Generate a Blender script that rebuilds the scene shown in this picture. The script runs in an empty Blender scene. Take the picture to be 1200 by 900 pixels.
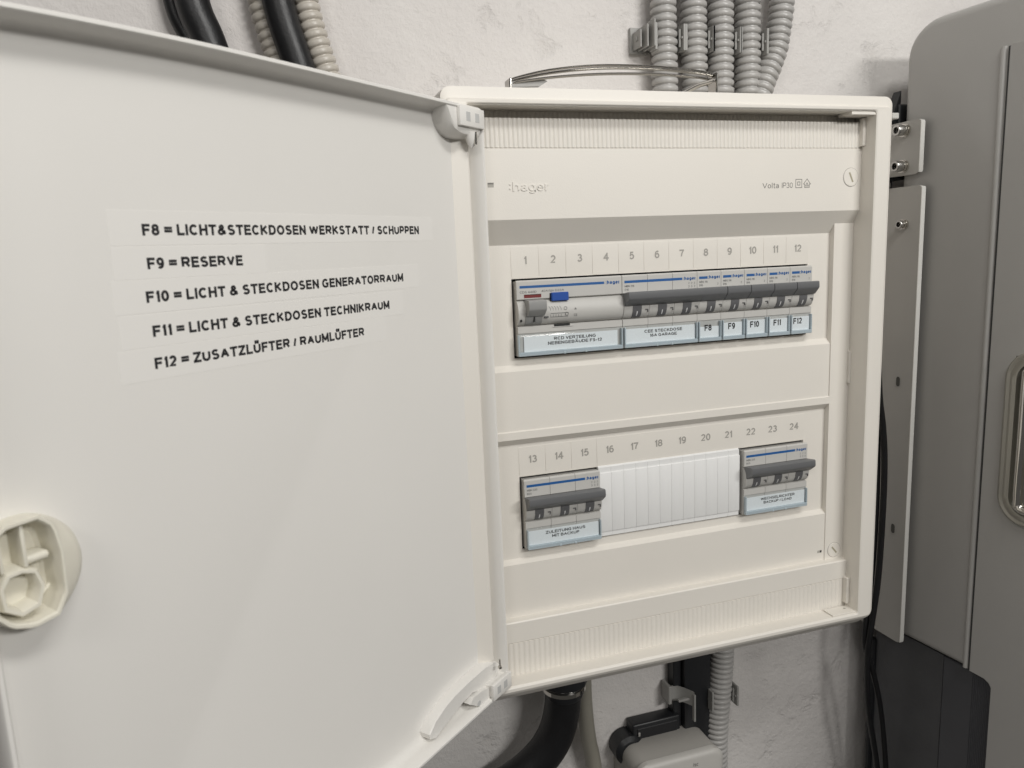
import bpy, bmesh, math, random
from mathutils import Vector, Matrix
random.seed(7)
MM = 0.001
sc = bpy.context.scene
COL = sc.collection

# ------------------------------------------------------------------ camera
cam_d = bpy.data.cameras.new('camera'); cam = bpy.data.objects.new('camera', cam_d); COL.objects.link(cam)
Rr = ((0.953397260643099, 0.2881390453219258, 0.08949611141945552),
      (-0.29886172255250665, 0.9425877908727031, 0.1490299543402792),
      (-0.04141659318658364, -0.16883171224235788, 0.9847743491532112))
m = Matrix(((Rr[0][0], Rr[0][2], -Rr[0][1]), (Rr[1][0], Rr[1][2], -Rr[1][1]), (Rr[2][0], Rr[2][2], -Rr[2][1]))).to_4x4()
m.translation = Vector((-134.73, -433.38, 14.48)) * MM
cam.matrix_world = m
cam_d.sensor_width = 36; cam_d.lens = 884.65 / 1200 * 36
cam_d.clip_start = 0.01; cam_d.clip_end = 50
cam_d.dof.use_dof = True; cam_d.dof.focus_distance = 0.52; cam_d.dof.aperture_fstop = 20
sc.camera = cam
# ------------------------------------------------------------------ light of the room
w = bpy.data.worlds.new('World'); sc.world = w; w.use_nodes = True
nt = w.node_tree; bg = nt.nodes['Background']
tc = nt.nodes.new('ShaderNodeTexCoord'); sep = nt.nodes.new('ShaderNodeSeparateXYZ')
rmp = nt.nodes.new('ShaderNodeValToRGB')
mr = nt.nodes.new('ShaderNodeMapRange'); mr.inputs[1].default_value = -1; mr.inputs[2].default_value = 1
nt.links.new(tc.outputs['Generated'], sep.inputs[0]); nt.links.new(sep.outputs['Z'], mr.inputs[0])
nt.links.new(mr.outputs[0], rmp.inputs[0]); nt.links.new(rmp.outputs[0], bg.inputs[0])
rmp.color_ramp.elements[0].color = (0.30, 0.285, 0.265, 1); rmp.color_ramp.elements[0].position = 0.25
rmp.color_ramp.elements[1].color = (1.0, 0.975, 0.94, 1); rmp.color_ramp.elements[1].position = 0.85
bg.inputs[1].default_value = 0.20

def area(name, loc, target, sx, sy, power, col):
    d = bpy.data.lights.new(name, 'AREA'); d.shape = 'RECTANGLE'; d.size = sx; d.size_y = sy; d.energy = power; d.color = col
    o = bpy.data.objects.new(name, d); COL.objects.link(o)
    o.location = Vector(loc) * MM
    o.rotation_euler = (Vector(target) * MM - o.location).to_track_quat('-Z', 'Y').to_euler()
    return o
area('ceiling_lamp', (620, -1400, 560), (60, 0, -60), 0.60, 0.13, 10.6, (1.0, 0.985, 0.955))
area('added_top_fill', (170, -650, 640), (0, 0, 0), 0.45, 0.12, 3.4, (1.0, 0.985, 0.955))  # added lamp without a known source, brightens the top of the door
area('room_lamp', (-500, -900, 500), (250, 60, 0), 0.25, 0.2, 1.5, (1.0, 0.97, 0.93))

sc.view_settings.view_transform = 'Standard'; sc.view_settings.look = 'None'
sc.view_settings.gamma = 1; sc.view_settings.exposure = 0.0; sc.view_settings.use_curve_mapping = False
sc.cycles.max_bounces = 8; sc.cycles.transparent_max_bounces = 16
sc.cycles.use_denoising = True

# ------------------------------------------------------------------ materials
def mat(name, col, rough=0.5, metal=0.0, mottle=0.0, mscale=30, bump=0.0, bscale=400, coat=0.0, spec=0.5, rvar=0.0):
    M = bpy.data.materials.new(name); M.use_nodes = True
    n = M.node_tree; b = n.nodes['Principled BSDF']
    b.inputs['Base Color'].default_value = (*col, 1); b.inputs['Roughness'].default_value = rough
    b.inputs['Metallic'].default_value = metal; b.inputs['Coat Weight'].default_value = coat
    b.inputs['Specular IOR Level'].default_value = spec
    t = n.nodes.new('ShaderNodeTexCoord')
    if mottle or rvar:
        no = n.nodes.new('ShaderNodeTexNoise'); no.inputs['Scale'].default_value = mscale; no.inputs['Detail'].default_value = 6
        n.links.new(t.outputs['Object'], no.inputs['Vector'])
        if mottle:
            mx = n.nodes.new('ShaderNodeMix'); mx.data_type = 'RGBA'
            mx.inputs[6].default_value = (*[c * (1 - mottle) for c in col], 1); mx.inputs[7].default_value = (*[min(1, c * (1 + mottle)) for c in col], 1)
            n.links.new(no.outputs['Fac'], mx.inputs[0]); n.links.new(mx.outputs[2], b.inputs['Base Color'])
        if rvar:
            r = n.nodes.new('ShaderNodeMapRange'); r.inputs[3].default_value = max(0.02, rough - rvar); r.inputs[4].default_value = rough + rvar
            n.links.new(no.outputs['Fac'], r.inputs[0]); n.links.new(r.outputs[0], b.inputs['Roughness'])
    if bump:
        nb = n.nodes.new('ShaderNodeTexNoise'); nb.inputs['Scale'].default_value = bscale; nb.inputs['Detail'].default_value = 4
        bp = n.nodes.new('ShaderNodeBump'); bp.inputs['Strength'].default_value = bump; bp.inputs['Distance'].default_value = 0.0005
        n.links.new(t.outputs['Object'], nb.inputs['Vector']); n.links.new(nb.outputs['Fac'], bp.inputs['Height']); n.links.new(bp.outputs[0], b.inputs['Normal'])
    return M

CREAM = mat('cream_plastic', (0.765, 0.73, 0.67), 0.42, mottle=0.03, mscale=14, bump=0.12, bscale=1500, rvar=0.05)
DOORM = mat('door_plastic', (0.775, 0.757, 0.722), 0.36, mottle=0.03, mscale=9, bump=0.08, bscale=1500, rvar=0.05)
KNOBM = mat('aged_cream_plastic', (0.75, 0.72, 0.62), 0.35, mottle=0.05, mscale=60)
BLANK = mat('white_blank_plastic', (0.80, 0.80, 0.79), 0.4, mottle=0.01)
BODY = mat('breaker_grey', (0.52, 0.51, 0.485), 0.5, mottle=0.03, mscale=120, bump=0.1, bscale=2500)
ROCK = mat('rocker_grey', (0.12, 0.12, 0.125), 0.45)
TOG = mat('toggle_dark', (0.145, 0.148, 0.153), 0.42, bump=0.15, bscale=2500)
TOG2 = mat('toggle_mid', (0.31, 0.31, 0.305), 0.45, bump=0.15, bscale=2500)
BLUE = mat('print_blue', (0.010, 0.095, 0.30), 0.5)
BTN = mat('button_blue', (0.012, 0.07, 0.33), 0.4)
RED = mat('indicator_red', (0.16, 0.02, 0.02), 0.4)
DARK = mat('gap_and_shade_black', (0.012, 0.012, 0.012), 0.6)
INK = mat('black_ink', (0.012, 0.012, 0.014), 0.5)
GINK = mat('grey_ink', (0.20, 0.19, 0.175), 0.6)
PINK_ = mat('print_grey', (0.11, 0.11, 0.11), 0.6)
NUMI = mat('digit_grey', (0.36, 0.345, 0.315), 0.6)
LINK = mat('slot_shade_grey', (0.42, 0.40, 0.36), 0.6)
WINK = mat('white_ink', (0.7, 0.7, 0.7), 0.6)
PAPER = mat('label_paper', (0.86, 0.89, 0.90), 0.6)
HOLD = mat('holder_blue_grey', (0.44, 0.51, 0.55), 0.2, coat=0.4)
CHROME = mat('chrome', (0.66, 0.64, 0.60), 0.07, 1.0, rvar=0.03)
STEEL = mat('steel', (0.55, 0.54, 0.52), 0.25, 1.0)
UNIT = mat('unit_grey_paint', (0.46, 0.45, 0.43), 0.36, mottle=0.03, mscale=12, bump=0.15, bscale=900, rvar=0.05)
BRKT = mat('bracket_grey_paint', (0.48, 0.465, 0.435), 0.5, mottle=0.03, mscale=30, bump=0.2, bscale=1200)
EDGE = mat('lit_edge_and_block_white', (0.82, 0.81, 0.77), 0.45)  # white of the spacer block; on bracket edges it paints in light
BASE = mat('charcoal_side', (0.085, 0.086, 0.09), 0.65, mottle=0.25, mscale=25, bump=0.5, bscale=300)
BASE2 = mat('charcoal_smooth', (0.075, 0.077, 0.085), 0.5, mottle=0.1, mscale=40)
BLACK = mat('black_rubber', (0.008, 0.008, 0.009), 0.42, mottle=0.3, mscale=90, bump=0.3, bscale=700, rvar=0.1)
BLACKP = mat('black_plastic', (0.014, 0.015, 0.017), 0.4)
HCHROME = mat('dark_reflection_chrome', (0.40, 0.385, 0.36), 0.12, 1.0, rvar=0.05)  # base darkened to paint in reflections of dark surroundings
COND = mat('conduit_grey', (0.41, 0.40, 0.385), 0.32, mottle=0.04, mscale=40)
CONDL = mat('conduit_warm_grey', (0.50, 0.465, 0.41), 0.35, mottle=0.04, mscale=40)
CLIP = mat('clip_grey', (0.31, 0.305, 0.29), 0.45)
CABLE = mat('grey_cable_sheath', (0.27, 0.255, 0.215), 0.45, mottle=0.05, mscale=60)
BOXM = mat('socket_grey', (0.35, 0.335, 0.31), 0.45, mottle=0.03, mscale=40, bump=0.2, bscale=1500)
BOXL = mat('socket_lid_grey', (0.50, 0.485, 0.455), 0.45, mottle=0.03, mscale=40, bump=0.2, bscale=1500)
# clear tinted plastic
CLEAR = bpy.data.materials.new('clear_blue_plastic'); CLEAR.use_nodes = True
n = CLEAR.node_tree; n.nodes.clear()
o_ = n.nodes.new('ShaderNodeOutputMaterial'); tr = n.nodes.new('ShaderNodeBsdfTransparent'); gl = n.nodes.new('ShaderNodeBsdfGlossy')
fr = n.nodes.new('ShaderNodeFresnel'); fr.inputs[0].default_value = 1.5; mx = n.nodes.new('ShaderNodeMixShader')
tr.inputs[0].default_value = (0.98, 0.99, 0.995, 1); gl.inputs['Roughness'].default_value = 0.08
mx.inputs[0].default_value = 0.06; n.links.new(tr.outputs[0], mx.inputs[1]); n.links.new(gl.outputs[0], mx.inputs[2]); n.links.new(mx.outputs[0], o_.inputs[0])
# adhesive tape on the door: nearly the door's colour, a touch glossier
TAPE = mat('label_tape', (0.776, 0.758, 0.724), 0.32)
# plaster
WALLM = bpy.data.materials.new('painted_plaster'); WALLM.use_nodes = True
n = WALLM.node_tree; b = n.nodes['Principled BSDF']; b.inputs['Roughness'].default_value = 0.75; b.inputs['Specular IOR Level'].default_value = 0.25
t = n.nodes.new('ShaderNodeTexCoord')
def tex(kind, scale, **kw):
    x = n.nodes.new(kind); x.inputs['Scale'].default_value = scale
    for k, v in kw.items(): x.inputs[k].default_value = v
    n.links.new(t.outputs['Object'], x.inputs['Vector']); return x
n1 = tex('ShaderNodeTexNoise', 6, Detail=5); n2 = tex('ShaderNodeTexNoise', 48, Detail=10, Roughness=0.68); n3 = tex('ShaderNodeTexNoise', 420, Detail=4)
n4 = tex('ShaderNodeTexNoise', 34, Detail=9, Roughness=0.62, Distortion=0.25)
rw = n.nodes.new('ShaderNodeValToRGB'); rw.color_ramp.elements[0].position = 0.3; rw.color_ramp.elements[0].color = (0.66, 0.63, 0.61, 1)
rw.color_ramp.elements[1].position = 0.7; rw.color_ramp.elements[1].color = (0.74, 0.715, 0.69, 1)
n.links.new(n1.outputs['Fac'], rw.inputs[0])
dr = n.nodes.new('ShaderNodeValToRGB'); dr.color_ramp.elements[0].position = 0.27; dr.color_ramp.elements[0].color = (0.72, 0.69, 0.66, 1)
dr.color_ramp.elements[1].position = 0.36; dr.color_ramp.elements[1].color = (1, 1, 1, 1)
n.links.new(n4.outputs['Fac'], dr.inputs[0])
mu = n.nodes.new('ShaderNodeMix'); mu.data_type = 'RGBA'; mu.blend_type = 'MULTIPLY'; mu.inputs[0].default_value = 0.18
n.links.new(rw.outputs[0], mu.inputs[6]); n.links.new(dr.outputs[0], mu.inputs[7]); n.links.new(mu.outputs[2], b.inputs['Base Color'])
pit = n.nodes.new('ShaderNodeValToRGB'); pit.color_ramp.elements[0].position = 0.30; pit.color_ramp.elements[1].position = 0.42
n.links.new(n4.outputs['Fac'], pit.inputs[0])
a1 = n.nodes.new('ShaderNodeMath'); a1.operation = 'MULTIPLY'; a1.inputs[1].default_value = 0.55; n.links.new(n2.outputs['Fac'], a1.inputs[0])
a2 = n.nodes.new('ShaderNodeMath'); a2.operation = 'MULTIPLY_ADD'; a2.inputs[1].default_value = 0.10; n.links.new(n3.outputs['Fac'], a2.inputs[0]); n.links.new(a1.outputs[0], a2.inputs[2])
a3 = n.nodes.new('ShaderNodeMath'); a3.operation = 'MULTIPLY_ADD'; a3.inputs[1].default_value = 0.22; n.links.new(pit.outputs[0], a3.inputs[0]); n.links.new(a2.outputs[0], a3.inputs[2])
bp = n.nodes.new('ShaderNodeBump'); bp.inputs['Strength'].default_value = 1.0; bp.inputs['Distance'].default_value = 0.0035
n.links.new(a3.outputs[0], bp.inputs['Height']); n.links.new(bp.outputs[0], b.inputs['Normal'])

# ------------------------------------------------------------------ mesh builder (all lengths in millimetres)
_txt = {}
def _arc(cx, cy, rx, ry, a0, a1, n=12):
    return [(cx + rx * math.cos(math.radians(a0 + (a1 - a0) * k / n)), cy + ry * math.sin(math.radians(a0 + (a1 - a0) * k / n))) for k in range(n + 1)]
_E = lambda cx, cy, rx, ry: _arc(cx, cy, rx, ry, 90, 450, 20)
GLYPH = {
 'A': (.92, [[(0, 0), (.5, 1), (1, 0)], [(.2, .36), (.8, .36)]]),
 'B': (.80, [[(0, 0), (0, 1), (.6, 1)] + _arc(.62, .77, .34, .23, 90, -90) + [(0, .54)], [(.6, .54)] + _arc(.64, .27, .36, .27, 90, -90) + [(0, 0)]]),
 'C': (.86, [_arc(.52, .5, .52, .5, 42, 318, 16)]),
 'D': (.84, [[(0, 0), (0, 1), (.45, 1)] + _arc(.45, .5, .55, .5, 90, -90) + [(0, 0), (0, .1)]]),
 'E': (.74, [[(1, 0), (0, 0), (0, 1), (.96, 1)], [(0, .52), (.88, .52)]]),
 'F': (.70, [[(0, 0), (0, 1), (1, 1)], [(0, .5), (.85, .5)]]),
 'G': (.90, [_arc(.52, .5, .52, .5, 45, 330, 16) + [(1, .12), (1, .46), (.55, .46)]]),
 'H': (.82, [[(0, 0), (0, 1)], [(1, 0), (1, 1)], [(0, .52), (1, .52)]]),
 'I': (.20, [[(.5, 0), (.5, 1)]]),
 'K': (.84, [[(0, 0), (0, 1)], [(.95, 1), (0, .36)], [(.3, .56), (1, 0)]]),
 'L': (.70, [[(0, 1), (0, 0), (1, 0)]]),
 'M': (.94, [[(0, 0), (0, 1), (.5, .12), (1, 1), (1, 0)]]),
 'N': (.82, [[(0, 0), (0, 1), (1, 0), (1, 1)]]),
 'O': (.92, [_E(.5, .5, .5, .5)]),
 'P': (.76, [[(0, 0), (0, 1), (.6, 1)] + _arc(.64, .72, .36, .28, 90, -90) + [(0, .44)]]),
 'R': (.84, [[(0, 0), (0, 1), (.6, 1)] + _arc(.62, .74, .34, .26, 90, -90) + [(0, .48)], [(.5, .48), (1, 0)]]),
 'S': (.80, [_arc(.5, .755, .44, .245, 28, 270, 12) + _arc(.5, .255, .48, .255, 90, -155, 12)]),
 'T': (.78, [[(0, 1), (1, 1)], [(.5, 0), (.5, 1)]]),
 'U': (.82, [[(0, 1), (0, .4)] + _arc(.5, .38, .5, .38, 180, 360) + [(1, 1)]]),
 'V': (.86, [[(0, 1), (.5, 0), (1, 1)]]),
 'W': (1.24, [[(0, 1), (.25, 0), (.5, .96), (.75, 0), (1, 1)]]),
 'Z': (.76, [[(0, 1), (1, 1), (0, 0), (1, 0)]]),
 '&': (.92, [[(1, 0), (.26, .66)] + _arc(.44, .80, .22, .20, 205, -35, 10) + [(.16, .44)] + _arc(.36, .25, .36, .25, 130, 330, 10) + [(.92, .44)]]),
 '=': (.72, [[(0, .34), (1, .34)], [(0, .70), (1, .70)]]), '-': (.42, [[(0, .38), (1, .38)]]), '/': (.42, [[(0, -.02), (1, 1.02)]]),
 '.': (.16, [[(.5, -.05), (.5, .08)]]), ':': (.16, [[(.5, 0), (.5, .12)], [(.5, .55), (.5, .67)]]), '∆': (.7, [[(0, 0), (.5, 1), (1, 0), (0, 0)]]),
 '0': (.70, [_E(.5, .5, .5, .5)]), '1': (.38, [[(0, .74), (.5, .83), (.98, 1.02)], [(1, 1), (1, 0)]]),
 '2': (.70, [_arc(.5, .70, .47, .30, 165, -38, 12) + [(.0, 0), (1, 0)]]),
 '3': (.70, [_arc(.48, .765, .42, .235, 155, -90, 10), _arc(.46, .27, .52, .27, 90, -155, 10)]),
 '4': (.74, [[(.74, 0), (.74, 1), (0, .28), (1, .28)]]),
 '5': (.70, [[(.92, 1), (.2, 1), (.1, .5)] + _arc(.47, .33, .52, .33, 138, -150, 12)]),
 '6': (.70, [_E(.5, .31, .48, .31), _arc(.56, .5, .54, .5, 55, 180, 10) + [(.02, .3)]]),
 '7': (.68, [[(0, 1), (1, 1), (.55, .5), (.36, 0)]]),
 '8': (.70, [_E(.5, .765, .42, .235), _E(.5, .27, .5, .27)]),
 '9': (.70, [_E(.5, .69, .48, .31), _arc(.44, .5, .54, .5, 235, 360, 10) + [(.98, .7)]]),
 'h': (.58, [[(0, 0), (0, 1)], [(0, .42)] + _arc(.5, .42, .5, .28, 170, 0) + [(1, 0)]]),
 'a': (.58, [_arc(.44, .20, .42, .20, 90, 450, 16), [(.08, .54)] + _arc(.5, .46, .44, .24, 150, 0, 8) + [(.94, 0)], [(.44, .40), (.94, .44)]]),
 'g': (.60, [_E(.48, .35, .48, .35), [(1, .70), (1, -.08)] + _arc(.5, -.06, .5, .22, 0, -150)]),
 'e': (.60, [[(.02, .37), (.98, .37)] + _arc(.5, .35, .5, .35, 5, 315, 14)]),
 'r': (.36, [[(0, 0), (0, .70)], [(0, .36)] + _arc(.8, .36, .8, .32, 170, 75, 8)]),
 'o': (.60, [_E(.5, .35, .5, .35)]), 'l': (.2, [[(.5, 1), (.5, 0)]]), 't': (.36, [[(.4, .95), (.4, .12), (.6, 0), (1, 0)], [(0, .68), (1, .68)]]),
 'i': (.18, [[(.5, 0), (.5, .68)], [(.5, .86), (.5, 1)]]), 's': (.5, [_arc(.5, .53, .46, .17, 30, 270, 8) + _arc(.5, .18, .48, .18, 90, -150, 8)]),
 'c': (.55, [_arc(.52, .35, .52, .35, 50, 310)]), 'n': (.58, [[(0, 0), (0, .7)], [(0, .42)] + _arc(.5, .42, .5, .28, 170, 0) + [(1, 0)]]),
}
for _a, _b in (('Ü', 'U'), ('Ä', 'A')):
    GLYPH[_a] = (GLYPH[_b][0], GLYPH[_b][1] + [[(.28, 1.22), (.28, 1.38)], [(.72, 1.22), (.72, 1.38)]])
CAPH = 1.0
def text_mesh(s, bold):
    """plain sans lettering built from strokes of even weight; cap height 1"""
    key = (s, bold)
    if key in _txt: return _txt[key]
    t = max(0.07, 0.135 + bold * 2.0); vs = []; fs = []; x = 0.0; lift = 0
    for ch in s:
        if ch == ' ': x += 0.32; continue
        w_, strokes = GLYPH[ch]
        w_ = max(w_, t)
        parts = []
        for st in strokes:                       # acute corners become separate strokes
            if len(st) > 8: parts.append(st); continue
            cur = [st[0]]
            for i in range(1, len(st)):
                cur.append(st[i])
                if i < len(st) - 1:
                    a_ = Vector(((st[i][0] - st[i - 1][0]) * w_, st[i][1] - st[i - 1][1])); b_ = Vector(((st[i + 1][0] - st[i][0]) * w_, st[i + 1][1] - st[i][1]))
                    if a_.length > 1e-6 and b_.length > 1e-6 and a_.angle(b_) > math.radians(100): parts.append(cur); cur = [st[i]]
            parts.append(cur)
        for st in parts:
            lift += 1
            P = [Vector((x + t / 2 + px * (w_ - t), t / 2 + py * (1 - t))) for px, py in st]
            Q = [P[0]]
            for p in P[1:]:
                if (p - Q[-1]).length > 1e-4: Q.append(p)
            P = Q; N = len(P); closed = (P[0] - P[-1]).length < 1e-3 and N > 10
            straight = N <= 6
            if not closed and straight:
                d = (P[1] - P[0]).normalized()
                if abs(d.x) < 0.05 or abs(d.y) < 0.05: P[0] = P[0] - d * t * 0.5
                d = (P[-1] - P[-2]).normalized()
                if abs(d.x) < 0.05 or abs(d.y) < 0.05: P[-1] = P[-1] + d * t * 0.5
            b0 = len(vs)
            for i in range(N):
                if closed and i in (0, N - 1): da = (P[-1] - P[-2]).normalized(); db = (P[1] - P[0]).normalized()
                else:
                    da = (P[i] - P[i - 1]).normalized() if i else (P[1] - P[0]).normalized()
                    db = (P[i + 1] - P[i]).normalized() if i < N - 1 else da
                n_ = Vector((-da.y - db.y, da.x + db.x))
                n_ = n_.normalized() if n_.length > 1e-6 else Vector((-da.y, da.x))
                c_ = max(0.62, n_.dot(Vector((-da.y, da.x)))); off = n_ * (t / 2 / c_)
                vs += [(P[i].x + off.x, P[i].y + off.y, lift % 4 * 0.008), (P[i].x - off.x, P[i].y - off.y, lift % 4 * 0.008)]
            fs += [(b0 + 2 * i, b0 + 2 * i + 1, b0 + 2 * i + 3, b0 + 2 * i + 2) for i in range(N - 1)]
        x += w_ + 0.105
    _txt[key] = (vs, fs); return vs, fs

class MB:
    def __init__(s): s.v = []; s.f = []; s.mi = []; s.mats = []
    def _m(s, m):
        if m not in s.mats: s.mats.append(m)
        return s.mats.index(m)
    def add(s, vs, fs, m, xf=None):
        k = len(s.v); i = s._m(m)
        s.v += [tuple(xf @ Vector(v)) if xf else tuple(v) for v in vs]
        s.f += [tuple(q + k for q in f) for f in fs]; s.mi += [i] * len(fs); return s
    def box(s, lo, hi, m, bev=0.0, xf=None, seg=1):
        bm = bmesh.new(); bmesh.ops.create_cube(bm, size=1)
        for v in bm.verts:
            v.co = Vector([(lo[a] + hi[a]) / 2 + v.co[a] * (hi[a] - lo[a]) for a in range(3)])
        if bev: bmesh.ops.bevel(bm, geom=bm.edges[:], offset=bev, segments=seg, affect='EDGES', profile=0.5)
        bm.verts.index_update()
        s.add([v.co[:] for v in bm.verts], [tuple(v.index for v in f.verts) for f in bm.faces], m, xf); bm.free(); return s
    def prism(s, prof, x0, x1, m, axis='x', xf=None, closed=True):
        # prof: points in the two other axes; extruded along axis
        def P(a, b, t): return {'x': (t, a, b), 'y': (a, t, b), 'z': (a, b, t)}[axis]
        N = len(prof); vs = [P(a, b, x0) for a, b in prof] + [P(a, b, x1) for a, b in prof]
        fs = [(i, (i + 1) % N, N + (i + 1) % N, N + i) for i in range(N if closed else N - 1)]
        if closed: fs += [tuple(range(N))[::-1], tuple(range(N, 2 * N))]
        return s.add(vs, fs, m, xf)
    def loft(s, rings, m, cap0=False, cap1=False, xf=None, close=True):
        vs = [p for r in rings for p in r]; N = len(rings[0]); fs = []
        for k in range(len(rings) - 1):
            for i in range(N if close else N - 1):
                j = (i + 1) % N; fs.append((k * N + i, k * N + j, (k + 1) * N + j, (k + 1) * N + i))
        if cap0: fs.append(tuple(range(N))[::-1])
        if cap1: fs.append(tuple(range((len(rings) - 1) * N, len(rings) * N)))
        return s.add(vs, fs, m, xf)
    def tube(s, path, rad, m, seg=16, caps=True, flat=1.0):
        P = [Vector(p) for p in path]; n = len(P); rings = []; up = None
        for i in range(n):
            t = (P[min(i + 1, n - 1)] - P[max(i - 1, 0)]).normalized()
            if up is None: up = Vector((0, 1, 0)) if abs(t.y) < 0.9 else Vector((0, 0, 1))
            u = (up - t * up.dot(t)).normalized(); v = t.cross(u); up = u
            r = rad[i] if isinstance(rad, (list, tuple)) else rad
            rings.append([tuple(P[i] + r * (math.cos(a) * u * flat + math.sin(a) * v)) for a in [2 * math.pi * k / seg for k in range(seg)]])
        return s.loft(rings, m, caps, caps)
    def lathe(s, prof, m, c=(0, 0, 0), axis='y', seg=32, xf=None):
        rings = []
        for r, h in prof:
            ring = []
            for k in range(seg):
                a = 2 * math.pi * k / seg; x, z = r * math.cos(a), r * math.sin(a)
                q = {'y': (x, h, z), 'x': (h, x, z), 'z': (x, z, h)}[axis]
                ring.append((q[0] + c[0], q[1] + c[1], q[2] + c[2]))
            rings.append(ring)
        return s.loft(rings, m, True, True, xf)
    def text(s, txt, o, ux, uz, cap, m, width=None, align='l', bold=0.0, squeeze=1.0, relief=0.0):
        vs, fs = text_mesh(txt, bold); k = cap / CAPH
        x0 = min(v[0] for v in vs); x1 = max(v[0] for v in vs); kx = k * squeeze
        if width: kx = width / (x1 - x0)
        off = {'l': 0, 'c': -(x1 - x0) * kx / 2, 'r': -(x1 - x0) * kx}[align]
        o = Vector(o); ux = Vector(ux); uz = Vector(uz)
        nn = ux.cross(uz)
        if relief:
            vv = [o + ux * ((v[0] - x0) * kx + off) + uz * (v[1] * k) + nn * v[2] for v in vs]; N = len(vv)
            side = []
            for (a, b_, c, d) in fs: side += [(a, d, d + N, a + N), (b_, b_ + N, c + N, c), (a, a + N, b_ + N, b_), (c, c + N, d + N, d)]
            return s.add([tuple(v) for v in vv] + [tuple(v - nn * relief) for v in vv], fs + side, m)
        return s.add([tuple(o + ux * ((v[0] - x0) * kx + off) + uz * (v[1] * k) + nn * v[2]) for v in vs], fs, m)
    def mesh(s, name, org=(0, 0, 0), angle=35):
        me = bpy.data.meshes.new(name)
        me.from_pydata([((v[0] - org[0]) * MM, (v[1] - org[1]) * MM, (v[2] - org[2]) * MM) for v in s.v], [], s.f)
        for q in s.mats: me.materials.append(q)
        me.polygons.foreach_set('material_index', s.mi)
        bm = bmesh.new(); bm.from_mesh(me)
        flat = all(len(set(round(v.co[a], 7) for v in bm.verts)) <= 1 for a in (1,))
        if not flat: bmesh.ops.recalc_face_normals(bm, faces=bm.faces[:])
        bm.to_mesh(me); bm.free()
        if angle <= 1: me.shade_flat()
        else: me.shade_smooth(); me.set_sharp_from_angle(angle=math.radians(angle))
        return me
def new(name, me, parent=None, loc=(0, 0, 0)):
    o = bpy.data.objects.new(name, me); COL.objects.link(o); o.location = Vector(loc) * MM
    if parent: o.parent = parent
    return o
def tag(o, label, cat, group=None):
    o['label'] = label; o['category'] = cat
    if group: o['group'] = group
    return o
def thing(name, label, cat, loc=(0, 0, 0), group=None):
    return tag(new(name, None, None, loc), label, cat, group)
def part(name, mb, parent, org=(0, 0, 0), angle=35):
    return new(name, mb.mesh(name, org, angle), parent)
def solo(name, mb, label, cat, org, group=None, angle=35):
    o = new(name, mb.mesh(name, org, angle), None, org); return tag(o, label, cat, group)

def rrect(x0, x1, z0, z1, r, n=6):
    """rounded rectangle outline, counter-clockwise, (a, b) pairs"""
    r = max(r, 0.01); pts = []
    for cx, cz, a0 in ((x1 - r, z1 - r, 0), (x0 + r, z1 - r, 90), (x0 + r, z0 + r, 180), (x1 - r, z0 + r, 270)):
        for k in range(n + 1):
            a = math.radians(a0 + 90 * k / n); pts.append((cx + r * math.cos(a), cz + r * math.sin(a)))
    return pts
def smooth_path(pts, n=12):
    P = [Vector(p) for p in pts]; out = []
    for i in range(len(P) - 1):
        a = P[max(i - 1, 0)]; b_ = P[i]; c = P[i + 1]; d = P[min(i + 2, len(P) - 1)]
        for k in range(n):
            t_ = k / n
            out.append(0.5 * ((2 * b_) + (c - a) * t_ + (2 * a - 5 * b_ + 4 * c - d) * t_ ** 2 + (3 * b_ - a - 3 * c + d) * t_ ** 3))
    out.append(P[-1]); return out
def resample(P, step):
    out = [P[0]]; acc = 0
    for i in range(len(P) - 1):
        seg = (P[i + 1] - P[i]).length; pos = step - acc
        while pos <= seg:
            out.append(P[i].lerp(P[i + 1], pos / seg)); pos += step
        acc = seg - (pos - step)
    return out

# ================================================================== the wall
WY = 95
mb = MB(); mb.box((-1500, WY, -1300), (1500, WY + 60, 1300), WALLM)
wall = new('wall', mb.mesh('wall')); wall['kind'] = 'structure'

# ================================================================== distribution cabinet
CX0, CX1, CZ0, CZ1 = -42, 256.5, -262, 105
cab = thing('distribution_cabinet', 'cream plastic distribution cabinet on the wall with its big door swung open to the left', 'fuse box', (105, WY, CZ0))
CO = (105, WY, CZ0)
def ring(t, y, r, ix=None, b=None):
    ix = t if ix is None else ix; b = t if b is None else b
    return [(a, y, c) for a, c in rrect(CX0 + ix, CX1 - ix, CZ0 + b, CZ1 - t, r)]
mb = MB()
mb.loft([ring(0, WY - 0.5, 5), ring(0, -11, 6)], CREAM, False, False)
mb.loft([ring(3, WY - 0.5, 5), ring(3, 10, 5)], CREAM, True, False)
part('housing', mb, cab, CO)
mb = MB()
mb.loft([ring(3.0, 10, 6), ring(0.0, -10.9, 6), ring(0, -11.5, 6, 0, 0), ring(0.2, -12.2, 5.9, 0.1, 0.3), ring(0.5, -20.3, 5.6, 0.3, 7.6), ring(6.6, -21.0, 3.2, 2.2, 8.9), ring(7.0, -22.0, 2.8, 2.6, 9.5), ring(7.6, -22.5, 2.4, 3.4, 10.4),
         ring(8.9, -22.4, 1.4, 13.2, 12.2), ring(9.4, -21.9, 1.8, 14.0, 13.0), ring(9.5, -9.0, 1.5, 14.2, 13.2), ring(9.0, -1, 1.0, 13.0, 12.8), ring(9.0, 4, 1, 13.0, 12.8)], CREAM)
part('frame', mb, cab, CO, 18)
IX0, IX1, IZ0, IZ1 = CX0 + 14.0, CX1 - 14.0, CZ0 + 7.6, CZ1 - 8.0
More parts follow.
